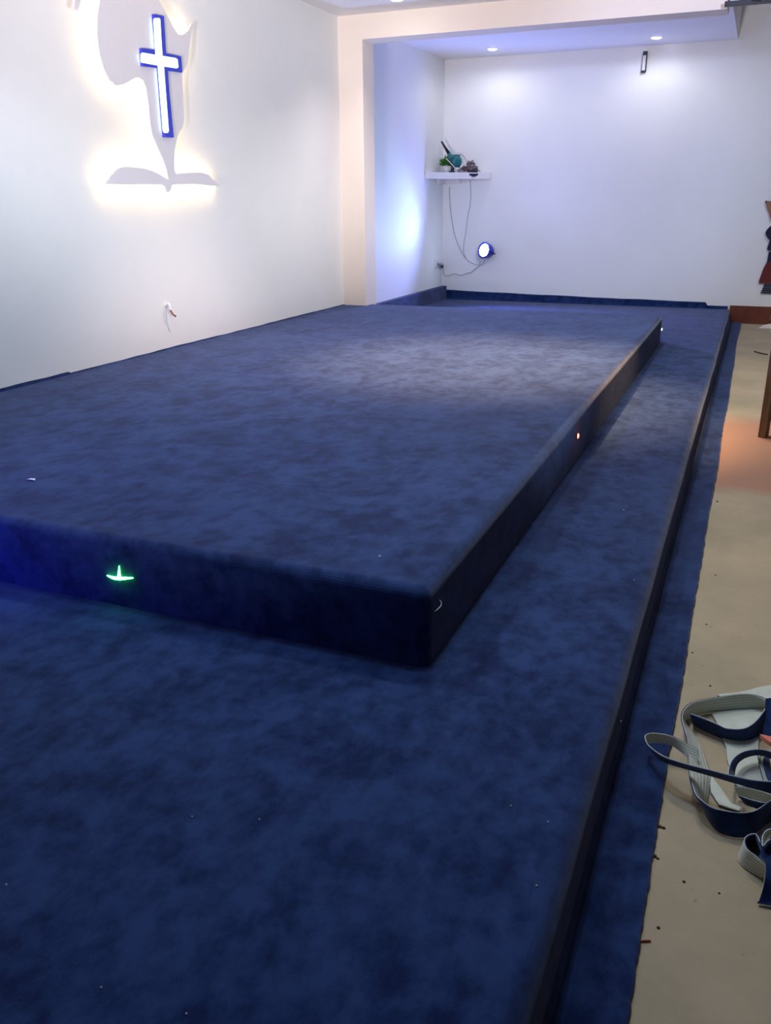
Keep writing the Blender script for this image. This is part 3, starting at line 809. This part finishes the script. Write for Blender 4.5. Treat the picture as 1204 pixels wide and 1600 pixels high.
# long strip: tip, front arc, round the right, back along the rear, round the left and along the front
rows = []
for a, b in (((280, 480), (315, 598)), ((400, 520), (400, 645)), ((590, 600), (565, 725)), ((700, 648), (700, 772)), ((880, 650), (885, 795)), ((1000, 590), (1020, 765)),
             ((1100, 480), (1130, 690)), ((1150, 390), (1195, 560)), ((1150, 330), (1190, 460)), ((1080, 285), (1110, 430)), ((900, 252), (910, 432)), ((600, 290), (610, 450)), ((420, 320), (430, 478)), ((280, 365), (285, 515)), ((205, 435), (228, 545)),
             ((183, 520), (222, 580)), ((200, 620), (262, 650)), ((243, 760), (335, 750)), ((258, 920), (410, 890)), ((262, 1050), (470, 1080)), ((272, 1180), (505, 1190))):
    rows.append((c8(*a), c8(*b), 0.052, 0.003))
for i, zz in enumerate((0.050, 0.047, 0.045, 0.045, 0.047, 0.050)): rows[-6 + i] = (rows[-6 + i][0], rows[-6 + i][1], zz, 0.010)
for a, b in (((482, 740), (585, 800)), ((505, 805), (570, 880)), ((545, 845), (572, 935)), ((610, 888), (635, 1022)), ((700, 910), (705, 1060)), ((800, 920), (790, 1072)), ((880, 905), (870, 1045)), ((950, 860), (940, 990)), ((1010, 820), (1010, 950))):
    rows.append((c6(*a), c6(*b), 0.062, 0.003))
offcut('longest navy strip coiled into the big double loop with grey rear band', rows, True)
# narrow springy loop that reaches over the carpet border at the left
rows = []
for a, b, z in (((520, 520), (520, 620), .05), ((460, 490), (470, 590), .052), ((400, 460), (420, 545), .055), ((330, 432), (350, 495), .06), ((240, 420), (275, 481), .062), ((200, 428), (222, 485), .062),
             ((187, 448), (203, 492), .062), ((208, 496), (219, 514), .064), ((270, 547), (278, 577), .066), ((340, 582), (342, 610), .068), ((460, 620), (462, 645), .072), ((600, 655), (602, 685), .075), ((740, 690), (742, 727), .078), ((860, 715), (862, 762), .08), ((976, 725), (985, 795), .08), ((1060, 730), (1070, 805), .08)):
    z = 0.062 + (z - 0.05) * 1.3 + (0.012 if a[0] > 300 and a[1] > 560 else 0)
    rows.append((c6(*a), c6(*b), z, z - 0.032))
offcut('narrow navy strip whose springy left loop overhangs the carpet border', rows, True)
# navy arch behind it
rows = []
for a, b in (((720, 1230), (775, 1240)), ((722, 1110), (782, 1130)), ((760, 1010), (815, 1045)), ((830, 945), (880, 990)), ((920, 905), (960, 958)), ((1040, 888), (1050, 945)), ((1130, 895), (1140, 960)), ((1230, 930), (1230, 1000)), ((1300, 1000), (1290, 1080))):
    rows.append((c8(*a), c8(*b), 0.06, 0.03))
offcut('dark navy strip arching at the right over the pale flat piece', rows, True)
# grey band with navy under it, right
rows = []
for a, b in (((318, 200), (366, 300)), ((360, 205), (420, 310)), ((450, 212), (520, 342)), ((600, 245), (640, 368)), ((723, 285), (740, 380)), ((800, 310), (810, 400))):
    rows.append((c12(*a), c12(*b), 0.04, 0.012))
offcut('short grey-faced strip standing below the narrow strip, right side', rows, False)
# dark strip under it
rows = []
for a, b in (((375, 305), (400, 320)), ((430, 320), (450, 385)), ((520, 350), (540, 420)), ((640, 375), (640, 470)), ((740, 372), (740, 560)), ((820, 370), (820, 560))):
    rows.append((c12(*a), c12(*b), 0.045, 0.02))
offcut('navy strip end tucked under the short grey-faced strip', rows, True)
# small loop at the front right: grey outside, navy inside
rows = []
for a, b in (((700, 905), (700, 960)), ((640, 890), (640, 950)), ((600, 800), (600, 900)), ((560, 722), (560, 860)), ((500, 722), (490, 850)), ((450, 752), (405, 880)), ((436, 805), (372, 960)), ((470, 885), (388, 1032)), ((560, 955), (480, 1112)), ((660, 1045), (620, 1190)), ((760, 1120), (730, 1240))):
    rows.append((c12(*a), c12(*b), 0.055, 0.003))
offcut('small pale loop with navy inside at the front of the heap', rows, False)
# navy flap in the front right corner, pile side up
rows = []
for a, b in (((640, 860), (740, 740)), ((600, 950), (760, 900)), ((662, 1050), (800, 1040)), ((645, 1250), (800, 1230)), ((592, 1440), (780, 1470)), ((575, 1465), (770, 1505))):
    rows.append((c12(*a), c12(*b), 0.06 if a[1] < 1100 else (0.04 if a[1] < 1300 else 0.008), 0.062 if a[1] < 1100 else (0.042 if a[1] < 1300 else 0.008)))
offcut('navy flap with ragged end hanging nearest the bottom right', rows, False)
# small curled ring on top of it
rows = []
for a, b in (((723, 655), (735, 690)), ((680, 668), (700, 720)), ((640, 710), (668, 760)), ((622, 770), (650, 810)), ((630, 850), (655, 870)), ((680, 800), (690, 830)), ((720, 770), (730, 800))):
    rows.append((c12(*a), c12(*b), 0.088, 0.066))
offcut('small curled navy ring resting on the front flap', rows, True)
# navy mass behind at the right edge
rows = []
for a, b in (((1140, 310), (1110, 720)), ((1230, 300), (1240, 770)), ((1330, 290), (1350, 780))):
    rows.append((c8(*a), c8(*b), 0.066, 0.01))
offcut('broad navy strip at the rear right edge of the heap', rows, True)
# white edged strip inside the arch
rows = []
for a, b in (((1115, 985), (1175, 970)), ((1112, 1060), (1185, 1060)), ((1130, 1150), (1192, 1140)), ((1165, 1245), (1215, 1230)), ((1200, 1300), (1250, 1290))):
    rows.append((c8(*a), c8(*b), 0.02, 0.012))
offcut('slim white-backed strip lying inside the dark arch', rows, False)
rows = []
for a, b in (((1060, 950), (1085, 940)), ((1075, 1060), (1108, 1050)), ((1105, 1180), (1140, 1160)), ((1125, 1250), (1165, 1240))):
    rows.append((c8(*a), c8(*b), 0.022, 0.012))
offcut('slim navy sliver between the flat piece and white-backed strip', rows, True)
# flat pieces, backing side up
flat_offcut('broad pale flat piece lying backing-up in the middle of the heap', [c8(*q) for q in ((530, 490), (640, 465), (760, 450), (1000, 440), (1120, 470), (1080, 620), (1060, 760), (1055, 950), (1090, 1100), (1125, 1245), (1150, 1420), (900, 1468), (800, 1290), (745, 1150), (700, 1010), (690, 870), (645, 760), (595, 610), (555, 540))], 0.0045)
flat_offcut('pale flat triangle lying behind the rear band of the heap', [c8(*q) for q in ((590, 275), (620, 262), (780, 250), (930, 222), (1060, 185), (1204, 160), (1300, 150), (1300, 330), (1150, 345), (1000, 320), (700, 330))], 0.0045)
flat_offcut('creased pale strip lying inside the front of the big loop', [c12(*q) for q in ((70, 75), (100, 130), (190, 250), (285, 392), (385, 432), (380, 476), (260, 440), (155, 405), (120, 350), (70, 270), (60, 170))], 0.0045)
# pink scrap
bm = NB(); pts = [at(*c8(*q), 'z', 0.07) for q in ((1070, 755), (1120, 765), (1204, 785), (1260, 800), (1260, 880), (1190, 850), (1130, 810))]
tag(obj('pink_scrap', prism(bm, pts, (0, 0, 0.012)), M['pink'], loc=pts[0].copy(), bevel=0.002), 'pointed pink scrap on the heap at the right edge', 'scrap')

# blue stage lamp standing off to the left lights the front riser
lamp('SPOT', 'blue_stage_lamp', (-3.3, 1.2, 0.45), 50, (0.03, 0.04, 1.0), 0.08, (-2.7, 1.98, 0.27), 1.5, 1.0)

# dim neutral surroundings beyond the room
w = bpy.data.worlds.new('world'); S.world = w; w.use_nodes = True
w.node_tree.nodes['Background'].inputs[0].default_value = (0.02, 0.02, 0.025, 1)
